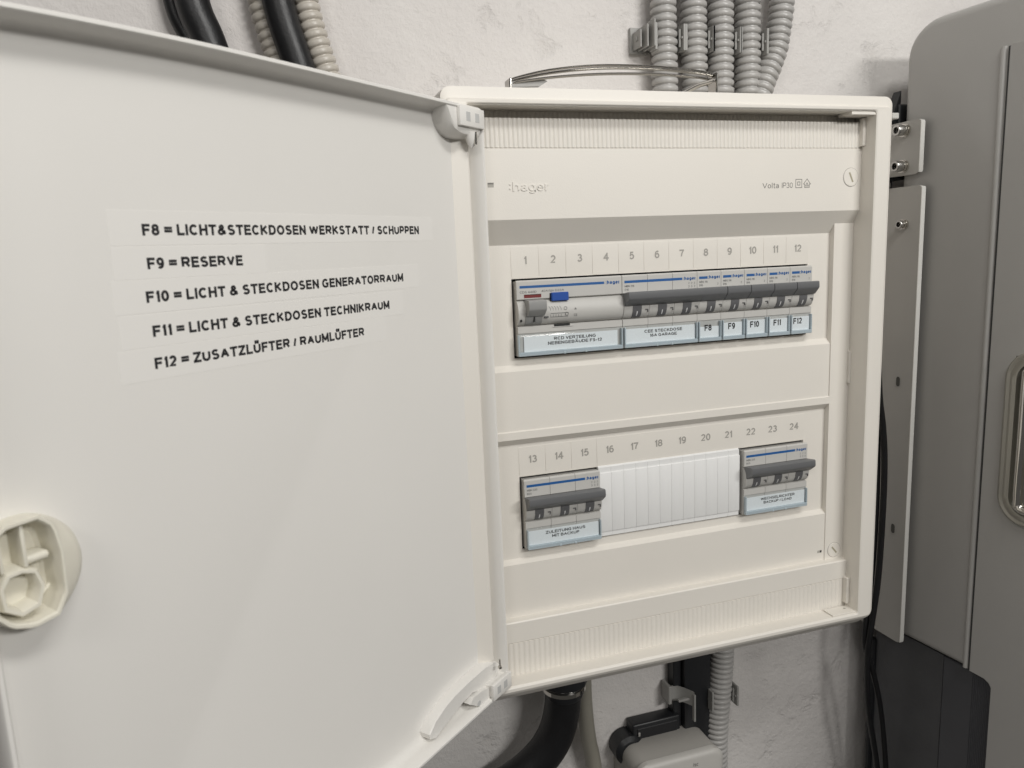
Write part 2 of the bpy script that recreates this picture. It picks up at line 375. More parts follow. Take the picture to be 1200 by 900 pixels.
# top and bottom: the rim is narrower, an inner shelf fills up to the door opening
# cover panel (profile extruded along x)
WL, WR = 0.0, 210.0
H = 47.8; S = 122.3
PX0, PX1 = -19.0, 227.4
mb = MB()
mb.prism([(6, 97), (-2.8, 97), (-2.8, 90.5), (-9.2, 90.3), (-9.2, 74.2), (-10.0, 73.6), (-10.0, 34.2), (0, 20.0), (1.8, 20.0), (6, 20)], -29.5, 244.5, CREAM)  # step back at the top is added to darken the band there
part('upper_cover', mb, cab, CO, 20)
mb = MB()                                            # ribs above the logo panel
x = -29.0
prof = []
while x < 241.5:
    prof += [(x, -9.3), (x + 0.5, -9.9), (x + 1.3, -10.15), (x + 2.1, -9.9), (x + 2.55, -9.3)]; x += 2.74
mb.prism([(-29.0, -6)] + prof + [(241.5, -6)], 74.25, 90.4, CREAM, 'z')
mb.prism([(a, b_ + 6.4) for a, b_ in [(-29.0, -6)] + prof + [(241.5, -6)]], 90.5, 95.1, CREAM, 'z')  # set-back upper ribs, a shape added to deepen the shadow under the lip
o = part('ribbed_strip', mb, cab, CO, 60)
mb = MB()
def plate(x0, x1, z0, z1): mb.box((x0, 0, z0), (x1, 2.0, z1), CREAM)
for zt in (0, -S):
    plate(PX0, WL, zt - H, zt); plate(WR, PX1, zt - H, zt)
plate(PX0, PX1, 0, 20.0)
plate(PX0, PX1, -51.6, -H); plate(PX0, PX1, -S, -101.4)
plate(PX0, PX1, -175.2, -S - H)
mb.prism([(0, -51.6), (-3.5, -55.2), (-3.5, -91.9), (-4.3, -92.5), (-4.3, -97.2), (0, -101.4), (5, -101.4), (5, -51.6)], PX0, PX1, CREAM)
mb.prism([(0, -175.2), (-3.6, -177.8), (-3.6, -215), (5, -215), (5, -175.2)], PX0, PX1, CREAM)
part('device_cover', mb, cab, CO, 20)
for a, b_ in ((-29.3, PX0), (PX1, 243.2)):           # raised side strips
    mb = MB()
    mb.prism([(-4.3, 26.1), (0, 20.0), (5, 20), (5, -215), (-4.3, -215)], a, b_, CREAM)
    part('side_strip', mb, cab, CO, 20)
mb = MB()
mb.box((241.6, -6.6, -84), (244.5, -2, -61), CREAM, 0.4)
mb.box((244.0, -11.2, -84.5), (244.9, -9.6, -60), GINK, 0.2)
part('door_catch', mb, cab, CO, 20)
mb = MB()                                            # lower ledge and rib panel
mb.prism([(-3.6, -212.9), (-9.0, -213.1), (-9.6, -213.8), (-9.6, -226.6), (-9.2, -227.2), (-9.2, -251), (6, -251), (6, -212.9)], -29.5, 243.4, CREAM)
part('lower_cover', mb, cab, CO, 20)
mb = MB(); x = -29.0; prof = []
while x < 238.5:
    prof += [(x, -9.1), (x + 0.4, -9.5), (x + 1.2, -9.6), (x + 2.4, -9.5), (x + 2.8, -9.1)]; x += 3.45
mb.prism([(-29.0, -6)] + prof + [(239, -6)], -249.5, -227.3, CREAM, 'z')
part('ribbed_strip', mb, cab, CO, 60)
# inner lip walls closing the opening top and bottom (underside of lip and shelf)
mb = MB()
mb.prism([(-21.3, 95.2), (-20.6, 94.9), (4, 95.3), (4, 97), (-21, 97)], -28.5, 243, CREAM)
part('door_rebate', mb, cab, CO, 20)
mb = MB()
mb.prism([(-21.8, -249.2), (-21.2, -248.6), (-4, -248.9), (-4, -251), (-21.2, -251.4)], -28.5, 243, CREAM)
part('door_rebate', mb, cab, CO, 20)
# small tabs right top / right bottom
mb = MB(); mb.box((240.2, -13.5, 75), (242.6, -9.6, 92.5), CREAM, 0.3); part('catch_tab', mb, cab, CO)
mb = MB(); mb.box((239.8, -13.5, -245), (242.4, -9.0, -225.5), CREAM, 0.3); part('catch_tab', mb, cab, CO)
mb = MB(); mb.box((222.5, -20.6, -248.6), (243, -10.5, -247.7), CREAM, 0.2); mb.lathe([(0.9, -247.6), (0.9, -247.5)], LINK, (237.5, -14.5, 0), 'z', 10); part('corner_plate', mb, cab, CO)
mb = MB(); mb.prism([(-21.2, 93.2), (-9.0, 93.2), (-9.0, 94.9), (-21.2, 94.9)], 224, 243, CREAM); part('corner_plate', mb, cab, CO)
# number strips with their embossed joints and digits
for row, zt in ((0, 0.0), (1, -S)):
    mb = MB()
    for k in range(12):
        a = k * 17.5
        if row and k > 3: pass
        else: mb.prism([(0.5, zt + 0.4), (-0.02 - 0.12 * ((k % 3) == 0), zt + 0.4), (-0.35, zt + 2.4), (-0.10, zt + 18.9), (0.3, zt + 19.3)], a + 0.1, a + 17.4 if not (row and k == 3) else 209.9, CREAM)
        mb.text(str(row * 12 + k + 1), (a + 9.2, -0.42 - 0.0, zt + 8.5), (1, 0, 0), (0, 0.012, 1), 4.7, NUMI, align='c', bold=0.022)
    part('number_strip', mb, cab, CO, 20)
# logo, rating marks
mb = MB()
y = -10.06
for zz in (50.9, 53.4): mb.box((-2.2, y - 0.25, zz), (-1.1, y + 0.1, zz + 1.1), CREAM, 0.15)
mb.text('hager', (0.0, y - 0.35, 50.1), (1, 0, 0), (0, 0, 1), 5.2, CREAM, width=21.8, bold=0.0, relief=0.6)
part('embossed_logo', mb, cab, CO, 1)
mb = MB()
mb.text('Volta', (166.5, y, 49.3), (1, 0, 0), (0, 0, 1), 3.4, GINK, width=12.2, bold=-0.012)
mb.text('IP30', (181.0, y, 49.3), (1, 0, 0), (0, 0, 1), 3.4, GINK, width=8.2, bold=-0.012)
def hollow(x0, x1, z0, z1, t_, m_, yy):
    for a, b_, c, d in ((x0, x1, z0, z0 + t_), (x0, x1, z1 - t_, z1), (x0, x0 + t_, z0 + t_, z1 - t_), (x1 - t_, x1, z0 + t_, z1 - t_)):
        mb.add([(a, yy, c), (b_, yy, c), (b_, yy, d), (a, yy, d)], [(0, 1, 2, 3)], m_)
hollow(191.3, 196.3, 49.2, 54.8, 0.4, GINK, y); hollow(192.7, 194.9, 50.8, 53.2, 0.4, GINK, y)
def tri(pts, m_, yy, t_=0.4):
    for i in range(len(pts)):
        a = Vector(pts[i]); c = Vector(pts[(i + 1) % len(pts)]); d = (c - a).normalized(); q = Vector((-d.y, d.x)) * t_ / 2
        P_ = [a - q - d * t_ / 2, c - q + d * t_ / 2, c + q + d * t_ / 2, a + q - d * t_ / 2]
        mb.add([(p.x, yy - 0.002 * i, p.y) for p in P_], [(0, 1, 2, 3)], m_)
tri([(197.4, 51.6), (200.1, 54.8), (202.8, 51.6), (201.9, 51.6), (201.9, 49.5), (198.3, 49.5), (198.3, 51.6)], GINK, y)
tri([(199.0, 50.4), (200.1, 52.4), (201.2, 50.4)], GINK, y)
part('rating_marks', mb, cab, CO)
def cover_screw(cx, yy, cz, r, ang):
    q = MB()
    q.lathe([(r, yy + 0.6), (r, yy - 0.15), (r - 0.25, yy - 0.4), (0.01, yy - 0.4)], CREAM, (cx, 0, cz), 'y', 40)
    q.lathe([(r + 0.22, yy - 0.02), (r, yy - 0.03)], GINK, (cx, 0, cz), 'y', 40)
    X = Matrix.Translation((cx, 0, cz)) @ Matrix.Rotation(math.radians(ang), 4, 'Y')
    q.box((-0.62, yy - 0.46, -r * 0.58), (0.62, yy - 0.3, r * 0.58), SLOT, 0.05, X)
    part('cover_screw', q, cab, CO)
SLOT = mat('screw_slot', (0.36, 0.33, 0.24), 0.6)
cover_screw(234.4, -10.0, 55.5, 5.9, -25); cover_screw(235.3, -4.3, -206.2, 5.4, -40)
mb = MB()
mb.box((-14.8, -10.05, 52.4), (-11.2, -9.8, 54.6), LINK); mb.box((-14.8, -10.08, 54.1), (-11.2, -9.9, 55.0), GINK)  # slot drawn flat, the greys put its recess shade into colour
part('snap_slot', mb, cab, CO)
mb = MB()
mb.box((221.5, -3.66, -207.0), (225.0, -3.4, -205.2), LINK); mb.box((223.8, -3.7, -206.8), (225.2, -3.5, -205.2), DARK)  # small hole, its shade painted as a light and a dark patch
part('snap_slot', mb, cab, CO)
mb = MB(); mb.box((-25, 30, -220), (235, 34, 60), DARK); mb.box((-20, 8, -H / 2 - 17), (230, 9.5, -H / 2 + 17), STEEL); mb.box((-20, 8, -S - H / 2 - 17), (230, 9.5, -S - H / 2 + 17), STEEL)  # black sheet behind the rails stands in for the shaded interior
part('mounting_rail', mb, cab, CO)

# ------------------------------------------------------------------ the door (local: x from hinge to free edge, y inward, z up)
th = math.radians(40)
dv = Vector((-math.cos(th), -math.sin(th))); nv = Vector((math.sin(th), -math.cos(th)))
DO = Vector((-18.7, -22.0)) - 12 * nv
DW, DZ0, DZ1 = 266.0, -248.3, 92.9
def dring(inset, wd, r, hin=None):
    out = []
    for a, b_ in rrect(inset if hin is None else hin, DW - inset, DZ0 + inset, DZ1 - inset, r, 5):
        out.append((a, wd, b_))
    # edges are divided so that the slight bow of the long edges can be modelled
    P_ = []
    for i in range(len(out)):
        p, q = out[i], out[(i + 1) % len(out)]
        d = math.dist(p, q); k = max(1, int(d / 12))
        nn = 24 if d > 60 else 1
        for j in range(nn): P_.append(tuple(p[c] + (q[c] - p[c]) * j / nn for c in range(3)))
    res = []
    for (a, b2, c) in P_:
        if a > 150 and c > 0: c -= 2.2 * ((a - 150) / 90.0) ** 2 * max(0, c / DZ1)
        res.append((a, b2, c))
    return res
mb = MB()
rings = [dring(7, -2.5, 4), dring(1.5, -2.2, 4), dring(0.2, -0.5, 4), dring(0, 11.3, 4), dring(0.5, 12, 3.6), dring(1.6, 12, 3.0), dring(2.1, 11.4, 2.6)]
for k in range(7):
    a = math.radians(90 * k / 6); rings.append(dring(2.4 + 0.4 * 1 + 5.2 * (1 - math.cos(a)), 5.2 * (1 - math.sin(a)) + 0.05, 2.0, 2.4 + 1.5 * (1 - math.cos(a))))
rings = [r_ for r_ in rings]
mb.loft(rings, DOORM, True, True)
door = new('door', mb.mesh('door', (0, 0, 0), 40), cab)
door.location = (Vector((DO.x, DO.y, 0)) - Vector(CO)) * MM
door.rotation_euler = (0, 0, math.atan2(dv.y, dv.x))
# label tapes (text runs from free edge towards the hinge: local -x)
tapes = [('F8 = LICHT&STECKDOSEN WERKSTATT / SCHUPPEN', 196.7, 46.2, 26.4, 0.003, 208.6, 35.0, 22.9, 34.9),
         ('F9 = RESERVE', 196.3, 156.0, 14.75, 0, 208.8, 144.5, 11.3, 22.6),
         ('F10 = LICHT & STECKDOSEN GENERATORRAUM', 198.2, 60.7, 3.1, 0.004, 210.2, 48.4, -0.6, 11.0),
         ('F11 = LICHT & STECKDOSEN TECHNIKRAUM', 197.3, 72.3, -9.05, -0.001, 209.4, 62.0, -12.6, -1.0),
         ('F12 = ZUSATZLÜFTER / RAUMLÜFTER', 198.0, 91.3, -20.5, 0, 211.0, 76.0, -24.4, -12.9)]
for s_, a, b_, z0, tilt, ta, tb, tz0, tz1 in tapes:
    mb = MB(); kz = tilt
    X = Matrix.Translation((ta, 0, z0)) @ Matrix.Rotation(math.atan(kz), 4, 'Y') @ Matrix.Translation((-ta, 0, -z0))
    mb.box((tb, 0.02, tz0), (ta, 0.10, tz1), TAPE, 0.03, X)
    mb.text(s_, (a, 0.115, z0 - 0.1), (-1, 0, kz), (0, 0, 1), 4.05, INK, width=a - b_, bold=0.052)
    part('label_tape', mb, door)
# knob (back of the latch): a shallow cup with a socket inside
kc = (251.0, -78.0)
POLY = [(262.5, -60.5), (257.5, -57.4), (247.85, -56.95), (244.2, -60.9), (242.7, -70.6), (243.07, -84.6), (246.2, -90.4), (253.8, -91.4), (259.9, -89.0), (263.5, -84.5), (265.0, -72.0)]
def poly_ring(f_, wd, blend=0.0, rb=17.0, n_=48):
    """blend 0: the knob's faceted outline, 1: the round base"""
    cx_, cz_ = 253.0, -74.6; out = []
    for k in range(n_):
        a = 2 * math.pi * k / n_; d = (math.cos(a), math.sin(a)); best = 99
        for i in range(len(POLY)):
            p, q_ = POLY[i], POLY[(i + 1) % len(POLY)]
            ex, ez = q_[0] - p[0], q_[1] - p[1]; den = d[0] * ez - d[1] * ex
            if abs(den) < 1e-9: continue
            t_ = ((p[0] - cx_) * ez - (p[1] - cz_) * ex) / den; u_ = ((p[0] - cx_) * d[1] - (p[1] - cz_) * d[0]) / den
            if t_ > 0 and -1e-6 <= u_ <= 1 + 1e-6: best = min(best, t_)
        # distance to the round base
        ox, oz = cx_ - 250.3, cz_ + 75.4; bb_ = ox * d[0] + oz * d[1]; cc_ = ox * ox + oz * oz - rb * rb
        rt = -bb_ + math.sqrt(max(0, bb_ * bb_ - cc_)); r_ = (best * f_) * (1 - blend) + rt * blend
        out.append((cx_ + d[0] * r_, wd, cz_ + d[1] * r_))
    return out
mb = MB()
mb.loft([poly_ring(1, -0.3, 1), poly_ring(1, 3, 0.97), poly_ring(1, 6.5, 0.82), poly_ring(1, 9.5, 0.48), poly_ring(1.0, 11.3, 0.05), poly_ring(0.985, 11.8, 0), poly_ring(0.93, 11.8, 0), poly_ring(0.90, 11.2, 0), poly_ring(0.87, 6.0, 0), poly_ring(0.80, 2.6, 0), poly_ring(0.70, 1.6, 0)], KNOBM, True, True)
part('knob_cup', mb, door, angle=28)
mb = MB()
SK = [(254.3, -72.6), (250.2, -74.2), (248.6, -79.6), (250.6, -85.6), (256.0, -87.0), (260.6, -83.6), (261.0, -76.5), (258.4, -73.0)]
sx_ = sum(p[0] for p in SK) / 8; sz_ = sum(p[1] for p in SK) / 8
sk = lambda f_, wd: [(sx_ + (p[0] - sx_) * f_, wd, sz_ + (p[1] - sz_) * f_) for p in SK]
mb.loft([sk(1.12, 1.2), sk(1.04, 9.6), sk(0.98, 10.3), sk(0.84, 10.3), sk(0.78, 9.6), sk(0.72, 3.6)], KNOBM, True, True)
part('knob_socket', mb, door, angle=40)
mb = MB()
mb.box((252.0, 1, -72.6), (253.4, 10.0, -59.5), KNOBM, 0.6, seg=2); part('knob_rib', mb, door)
mb = MB(); mb.box((245.2, 1, -72.4), (252.6, 8.8, -69.6), KNOBM, 1.2, seg=3); part('knob_rib', mb, door)
mb = MB(); mb.box((258.5, 1, -72.6), (259.8, 9.5, -61.0), KNOBM, 0.6, seg=2); part('knob_rib', mb, door)
mb = MB(); X = Matrix.Translation((246.6, 0, -84)) @ Matrix.Rotation(math.radians(38), 4, 'Y'); mb.box((-4.5, 1, -0.6), (4.5, 4.2, 0.6), KNOBM, 0.5, X, seg=2); part('knob_rib', mb, door)
# hinges
def hinge(mir):
    zc = (DZ0 + DZ1) / 2
    def Z(z): return z if not mir else 2 * zc - z
    q = MB()
    # tab with two windows lies parallel to the door at the rim
    zs = sorted((Z(-246.9), Z(-237.0)))
    x0, x1 = -0.5, 19.0
    if mir: x0, x1 = 1.5, 23.5
    q.box((x0, 11.2, zs[0]), (x1, 13.6, zs[1]), DOORM, 0.5, seg=2)
    q.box((x0 + 1, 2.0, zs[0] + 1), (x1 - 1, 11.6, zs[1] - 1), DOORM, 0.5)
    part('hinge_tab', q, door)
    for a in ((6.6, 14.6) if mir else (4.6, 11.6)):
        q = MB(); q.box((a, 13.2, zs[0] + 2.6), (a + 3.7, 13.72, zs[1] - 2.6), HWIN, 0.1); part('hinge_window_shade', q, door)  # solid darker patches, the shade of the holes put into colour
    q = MB()
    out = [(6.7, -228.9), (16.4, -227.6), (35.0, -228.0), (48, -229.2), (57, -231.2), (66.6, -235.0), (71.4, -239.4), (70.5, -242.6), (66.9, -244.3), (60, -241.9), (50.6, -239.4), (40, -237.0), (31.1, -236.2), (20.6, -239.5), (14, -244), (2.3, -240), (2.3, -233)]
    hh = 7.0
    cx_ = sum(p[0] for p in out) / len(out); cz_ = sum(p[1] for p in out) / len(out)
    sh = lambda f_: [(cx_ + (p[0] - cx_) * f_, cz_ + (p[1] - cz_) * f_) for p in out]
    rr = [[(a, y_, Z(b2)) for a, b2 in sh(f_)] for y_, f_ in ((0.1, 1.0), (hh - 0.6, 1.0), (hh, 0.975))]
    if mir:
        o2 = [(3, 77.0), (10, 76.4), (15, 76.6), (20, 77.0), (24.5, 78.6), (28.0, 81.6), (30.5, 86), (33, 92), (3, 92)]
        rr = [[(a, y_, b2 + dz * (b2 < 91)) for a, b2 in o2] for y_, dz in ((0.1, 0), (6.5, 0.3), (10.4, 1.6), (11.3, 3.2))]
    q.loft(rr, DOORM, True, True)
    part('hinge_arm', q, door)
    q = MB()
    if not mir: q.prism([(14, Z(-251.5 + 4)), (26, Z(-247.6)), (37.4, Z(-239.8)), (34, Z(-237.2)), (24, Z(-238)), (16, Z(-240))], 3.0, 9.6, DOORM, 'y'); part('hinge_link', q, door)
    if not mir: q = MB(); q.lathe([(1.0, 0), (1.3, 0.3), (1.3, 1.4), (0.6, 1.7), (0.6, 6)], CHROME, (9.7, 12.2, Z(-230.6)), 'z', 14); part('hinge_pin', q, door)
    if mir:
        q = MB(); q.lathe([(3.6, 79.5), (3.2, 76.5), (2.2, 73.6), (0.9, 71.8), (0.01, 71.5)], DOORM, (9.7, 10.0, 0), 'z', 18)
        q.lathe([(0.95, 73), (0.95, 79.5)], CHROME, (9.9, 12.9, 0), 'z', 12); part('hinge_boss', q, door)
        pass
    else:
        q = MB(); X = Matrix.Translation((30, 9.8, -247.2)) @ Matrix.Rotation(0.1, 4, 'Y')
        q.lathe([(1.7, 0.0), (1.7, 0.3), (0.01, 0.3)], HWIN, (29.0, 9.5, -243.5), 'y', 16); part('hinge_hole', q, door)  # recess drawn as a darker disc, shade in its colour
HWIN = mat('hinge_window_shade', (0.52, 0.52, 0.51), 0.5)
hinge(False); hinge(True)

# ================================================================== breakers
ZB, RB = -20.4, 7.7
def body_profile():
    p = [(16, -1.6), (-1.5, -1.6), (-3.9, -0.9), (-4.9, -1.8), (-4.9, -12.0), (-4.0, -12.6)]
    for k in range(9):
        a = math.radians(100 - 200 * k / 8); p.append((-2.2 - 5.2 * math.cos(a), ZB + RB * math.sin(a)))
    p += [(-3.2, -28.2), (-4.9, -28.5), (-4.9, -32.4), (-4.3, -32.8), (-4.3, -45.9), (-3.8, -46.4), (16, -46.4)]
    return p
BP = body_profile()
def bulge(z, out=0.0):
    s_ = max(-1, min(1, (z - ZB) / RB)); return -2.2 - (5.2 + out) * math.sqrt(max(0, 1 - s_ * s_))
_cache = {}
def cmesh(key, fn):
    if key not in _cache:
        q = MB(); fn(q); _cache[key] = q.mesh(key if isinstance(key, str) else key[0], angle=6 if 'clear' in key[0] else 35)
    return _cache[key]
def logo_text(q, x1, z, wd, cap):
    yy = -4.96
    q.text('hager', (x1 - wd, yy, z), (1, 0, 0), (0, 0, 1), cap * 1.1, BLUE, width=wd, bold=0.045)
    for dz in (0.0, cap * 0.55): q.add([(x1 - wd - 0.75, yy, z + dz), (x1 - wd - 0.35, yy, z + dz), (x1 - wd - 0.35, yy, z + dz + 0.45), (x1 - wd - 0.75, yy, z + dz + 0.45)], [(0, 1, 2, 3)], BLUE)
def rect(q, x0, x1, z0, z1, yy, m_): q.add([(x0, yy, z0), (x1, yy, z0), (x1, yy, z1), (x0, yy, z1)], [(0, 1, 2, 3)], m_)
def holder_parts(root, W, x0, lines, cap, key, xoff=0.0, paper_drop=0.0, bold=0.02, textw=None, align='c'):
    """clear flip-up window with a paper slip behind it"""
    def rim(q):
        q.box((x0, -7.0, -46.1), (W - x0, -4.4, -43.6), HOLD, 0.35)          # thick lower rib
        q.box((x0, -6.9, -43.6), (x0 + 0.8, -4.4, -33.2), HOLD, 0.25)
        q.box((W - x0 - 0.8, -6.9, -43.6), (W - x0, -4.4, -33.2), HOLD, 0.25)
        if W > 40:
            for fx in (0.42, 0.62): q.box((W * fx, -7.5, -46.3), (W * fx + 1.6, -6.8, -44.8), HOLD, 0.3)
    hold = new('label_holder', cmesh(('label_holder', W), rim), root)
    def win(q): q.prism([(-4.5, -32.9), (-6.6, -33.4), (-7.05, -34.2), (-7.05, -45.4), (-6.8, -45.4), (-6.8, -34.4), (-6.4, -33.7), (-4.5, -33.2)], x0 + 0.7, W - x0 - 0.7, CLEAR)
    new('clear_window', cmesh(('clear_window', W), win), hold)
    q = MB()
    zt = -34.4 - paper_drop
    q.box((x0 + (0.9 if W < 30 else 4.0 if W > 60 else 1.2), -5.1, -43.7), (W - x0 - (1.1 if W < 30 else 3.0 if W > 60 else 1.3), -4.9, zt), PAPER)
    if len(lines) == 1:
        q.text(lines[0][0], (W / 2 + xoff, -5.14, -39.4), (1, 0, 0), (0, 0, 1), cap, INK, align='c', bold=0.04, squeeze=0.86)
    else:
        for i, (l, wd) in enumerate(lines):
            q.text(l, (W / 2 + xoff, -5.14, -37.6 - i * (cap + 0.8)), (1, 0, 0), (0, 0, 1), cap, INK, width=wd, align='c', bold=0.03)
    new('label_slip', q.mesh('label_slip'), hold)
def pole_parts(root, k, first, npole):
    def body(q):
        q.prism(BP, 0.12, 17.38, BODY)
        # small moulded hook beside the rocker
        q.box((14.6, -7.6, -22.9), (16.6, -6.2, -22.3), PINK_, 0.1); q.box((16.1, -7.6, -24.2), (16.6, -6.0, -22.9), PINK_, 0.1)
    o = new('pole_body', cmesh('pole_body', body), root, (k * 17.5, 0, 0))
    def rocker(q):
        prof = []
        zs = [-28.0 + i * 1.0 for i in range(9)]
        prof = [(bulge(z, 0.35), z) for z in zs]
        q.prism([(-1, zs[0])] + prof + [(-1, zs[-1])], 6.0, 11.9, ROCK)
        zz = [-26.4, -25.0, -23.4]
        for a, c in zip(zz[:-1], zz[1:]):
            ya, yc = bulge(a, 0.42), bulge(c, 0.42)
            q.add([(8.6, ya, a), (9.3, ya, a), (9.3, yc, c), (8.6, yc, c)], [(0, 1, 2, 3)], WINK)
    new('rocker', cmesh('rocker', rocker), o)
def toggle(root, W, big):
    def f(q):
        d = 1.2 if big else 0.0
        prof = [(-5.0, -12.2), (-11.6 - d, -11.0), (-12.6 - d, -11.4), (-12.9 - d, -14.8), (-12.3 - d, -15.9), (-8.6, -19.6), (-6, -19.8), (-5, -18)]
        q.prism(prof, 0.25, W - 0.25, TOG)
        if not big: pass
    new('toggle', cmesh(('toggle', W), f), root)
def mcb(npole, col, row, l1, l2, lines, label, group, cap=3.9, xoff=0.0, drop=0.0, ink=True):
    zt = -S * row; root = thing('circuit_breaker', label, 'circuit breaker', (col * 17.5, 0, zt), group)
    W = 17.5 * npole
    if col in (0, 9) and npole > 1: root.location.x += 1.3 * MM; root.scale.x = (W - 1.5) / W
    for k in range(npole): pole_parts(root, k, k == 0, npole)
    toggle(root, W, npole > 1)
    q = MB()
    if npole > 1:
        rect(q, 1.6, W - 10.6, -5.9, -4.3, -4.96, BLUE); logo_text(q, W - 1.2, -6.0, 8.0, 1.9)
        q.text(l1, (1.8, -4.96, -8.4), (1, 0, 0), (0, 0, 1), 1.25, PINK_, bold=0.006); q.text(l2, (1.8, -4.96, -10.6), (1, 0, 0), (0, 0, 1), 1.25, PINK_, bold=0.006)
        for i in range(3):
            q.text('2', (W - 6.4 + i * 2.0, -4.96, -8.6), (1, 0, 0), (0, 0, 1), 1.2, PINK_)
            q.text('3', (W - 6.4 + i * 2.0, -4.96, -10.7), (1, 0, 0), (0, 0, 1), 1.3, PINK_)
    else:
        rect(q, 1.5, 7.6, -5.9, -4.3, -4.96, BLUE); logo_text(q, 16.6, -5.9, 7.9, 1.9)
        q.text(l1, (1.6, -4.96, -8.4), (1, 0, 0), (0, 0, 1), 1.25, PINK_, bold=0.006); q.text(l2, (1.6, -4.96, -10.5), (1, 0, 0), (0, 0, 1), 1.25, PINK_, bold=0.006)
        q.text('2', (14.6, -4.96, -10.0), (1, 0, 0), (0, 0, 1), 1.25, PINK_)
    new('printing', q.mesh('printing'), root)
    holder_parts(root, W, 0.5, lines, cap, None, xoff, drop)
    return root
GB = 'circuit breakers clipped side by side in the cabinet'
# residual current device, columns 1-4
rcd = thing('residual_current_breaker', 'wide grey breaker with a blue button and red indicator, leftmost in the upper row', 'circuit breaker', (0, 0, 0))
mb = MB(); mb.prism(BP, 1.5, 69.7, BODY)
mb.box((24.5, -5.6, -29.3), (34.5, -4.7, -28.0), DARK, 0.1); mb.box((23.5, -5.3, -30.0), (37, -4.6, -29.3), BODY, 0.2)
new('body', mb.mesh('body'), rcd)
mb = MB(); rect(mb, 3.4, 58.0, -5.6, -4.1, -4.96, BLUE); logo_text(mb, 68.2, -5.8, 8.4, 2.0)
mb.text('CDS 440D', (3.4, -4.96, -8.6), (1, 0, 0), (0, 0, 1), 1.35, PINK_, bold=0.006, width=10.5); mb.text('40A/I∆n 0.03A', (17.0, -4.96, -8.3), (1, 0, 0), (0, 0, 1), 1.25, PINK_, bold=0.006, width=14.5)
yy = lambda z: bulge(z, 0.12)
for i in range(5):
    a = 21.5 + i * 1.7; z0, z1 = -23.4, -18.4
    mb.add([(a, yy(z0), z0), (a + .22, yy(z0), z0), (a + .22, yy(z1), z1), (a, yy(z1), z1)], [(0, 1, 2, 3)], PINK_)
    mb.add([(a, yy(-19), -18.4), (a + .25, yy(-19), -18.4), (a - .7, yy(-17.2), -17.0), (a - .95, yy(-17.2), -17.0)], [(0, 1, 2, 3)], PINK_)
for z0 in (-21.4, -23.6): mb.add([(21.5, yy(z0), z0), (33, yy(z0), z0), (33, yy(z0 + .25), z0 + .25), (21.5, yy(z0 + .25), z0 + .25)], [(0, 1, 2, 3)], PINK_)
for cx_, cz_ in ((31.2, -18.6), (32.0, -22.0)):
    rr = [(cx_ + 1.1 * math.cos(a), cz_ + 1.1 * math.sin(a)) for a in [k * math.pi / 5 for k in range(10)]]
    ri = [(cx_ + 0.85 * math.cos(a), cz_ + 0.85 * math.sin(a)) for a in [k * math.pi / 5 for k in range(10)]]
    mb.loft([[(a, yy(c) - 0.01, c) for a, c in rr], [(a, yy(c) - 0.01, c) for a, c in ri]], PINK_)
mb.text('A', (37.0, yy(-19.5), -20.0), (1, 0, 0), (0, -0.02, 1), 1.5, PINK_); mb.text('CE', (36.6, yy(-23.5) - 0.1, -23.6), (1, 0, 0), (0, 0, 1), 1.3, PINK_)
new('printing', mb.mesh('printing'), rcd)
mb = MB(); mb.box((6.0, -5.05, -11.4), (16.8, -4.8, -9.5), RED); hb = mb
mb.box((6.0, -5.15, -9.6), (16.8, -4.85, -9.3), DARK); new('indicator_window', mb.mesh('indicator_window'), rcd)
mb = MB(); mb.box((22.8, -7.3, -14.0), (33.6, -4.0, -8.9), BTN, 0.35); mb.box((22.2, -5.0, -14.6), (33.2, -4.92, -9.2), DARK); new('test_button', mb.mesh('test_button'), rcd)  # dark sheet shifted down and left paints the button's cast shadow
mb = MB(); mb.prism([(-4.5, -12.4), (-12.6, -12.6), (-13.4, -13.2), (-13.6, -17.6), (-13.0, -18.7), (-8.6, -22.2), (-6, -22.2), (-4.5, -20)], 6.2, 17.2, TOG2)
new('toggle', mb.mesh('toggle'), rcd)
mb = MB(); zs = [-28.0 + i * 1.0 for i in range(9)]
mb.prism([(-1, zs[0])] + [(bulge(z, 0.5), z) for z in zs] + [(-1, zs[-1])], 5.8, 16.2, TOG2)
mb.box((10.7, -7.9, -25.6), (11.5, -6.5, -22.6), DARK); mb.box((2.4, -6.9, -25.4), (3.8, -5.2, -23.6), DARK, 0.3)
mb.box((17.4, -8.2, -23.6), (20.0, -7.1, -22.6), PINK_, 0.2)
new('rocker', mb.mesh('rocker'), rcd)
holder_parts(rcd, 70.0, 0.8, [('RCD VERTEILUNG', 27.5), ('NEBENGEBÄUDE F5-12', 35.5)], 1.9, None, 2.8)
mcb(3, 4, 0, 'MBN 316', 'D16', [('CEE STECKDOSE', 26.7), ('16A GARAGE', 19)], 'wide three-pole breaker with label CEE STECKDOSE 16A GARAGE, in the upper row', GB, 1.9, xoff=1.9)
for k, (nm, dr_) in enumerate((('F8', 2.2), ('F9', 0.6), ('F10', 0.2), ('F11', 0.4), ('F12', 0.2))):
    mcb(1, 7 + k, 0, 'MBS 116', 'B16', [(nm, 0)], 'narrow single-pole breaker with the label %s, in the upper row' % nm, GB, 4.0, xoff=-0.8 if k != 4 else -2.2, drop=dr_)
mcb(3, 0, 1, 'MBN 320', 'B20', [('ZULEITUNG HAUS', 27.7), ('MIT BACKUP', 19)], 'three-pole breaker labelled ZULEITUNG HAUS MIT BACKUP, left in the lower row', GB, 1.9, xoff=1.0)
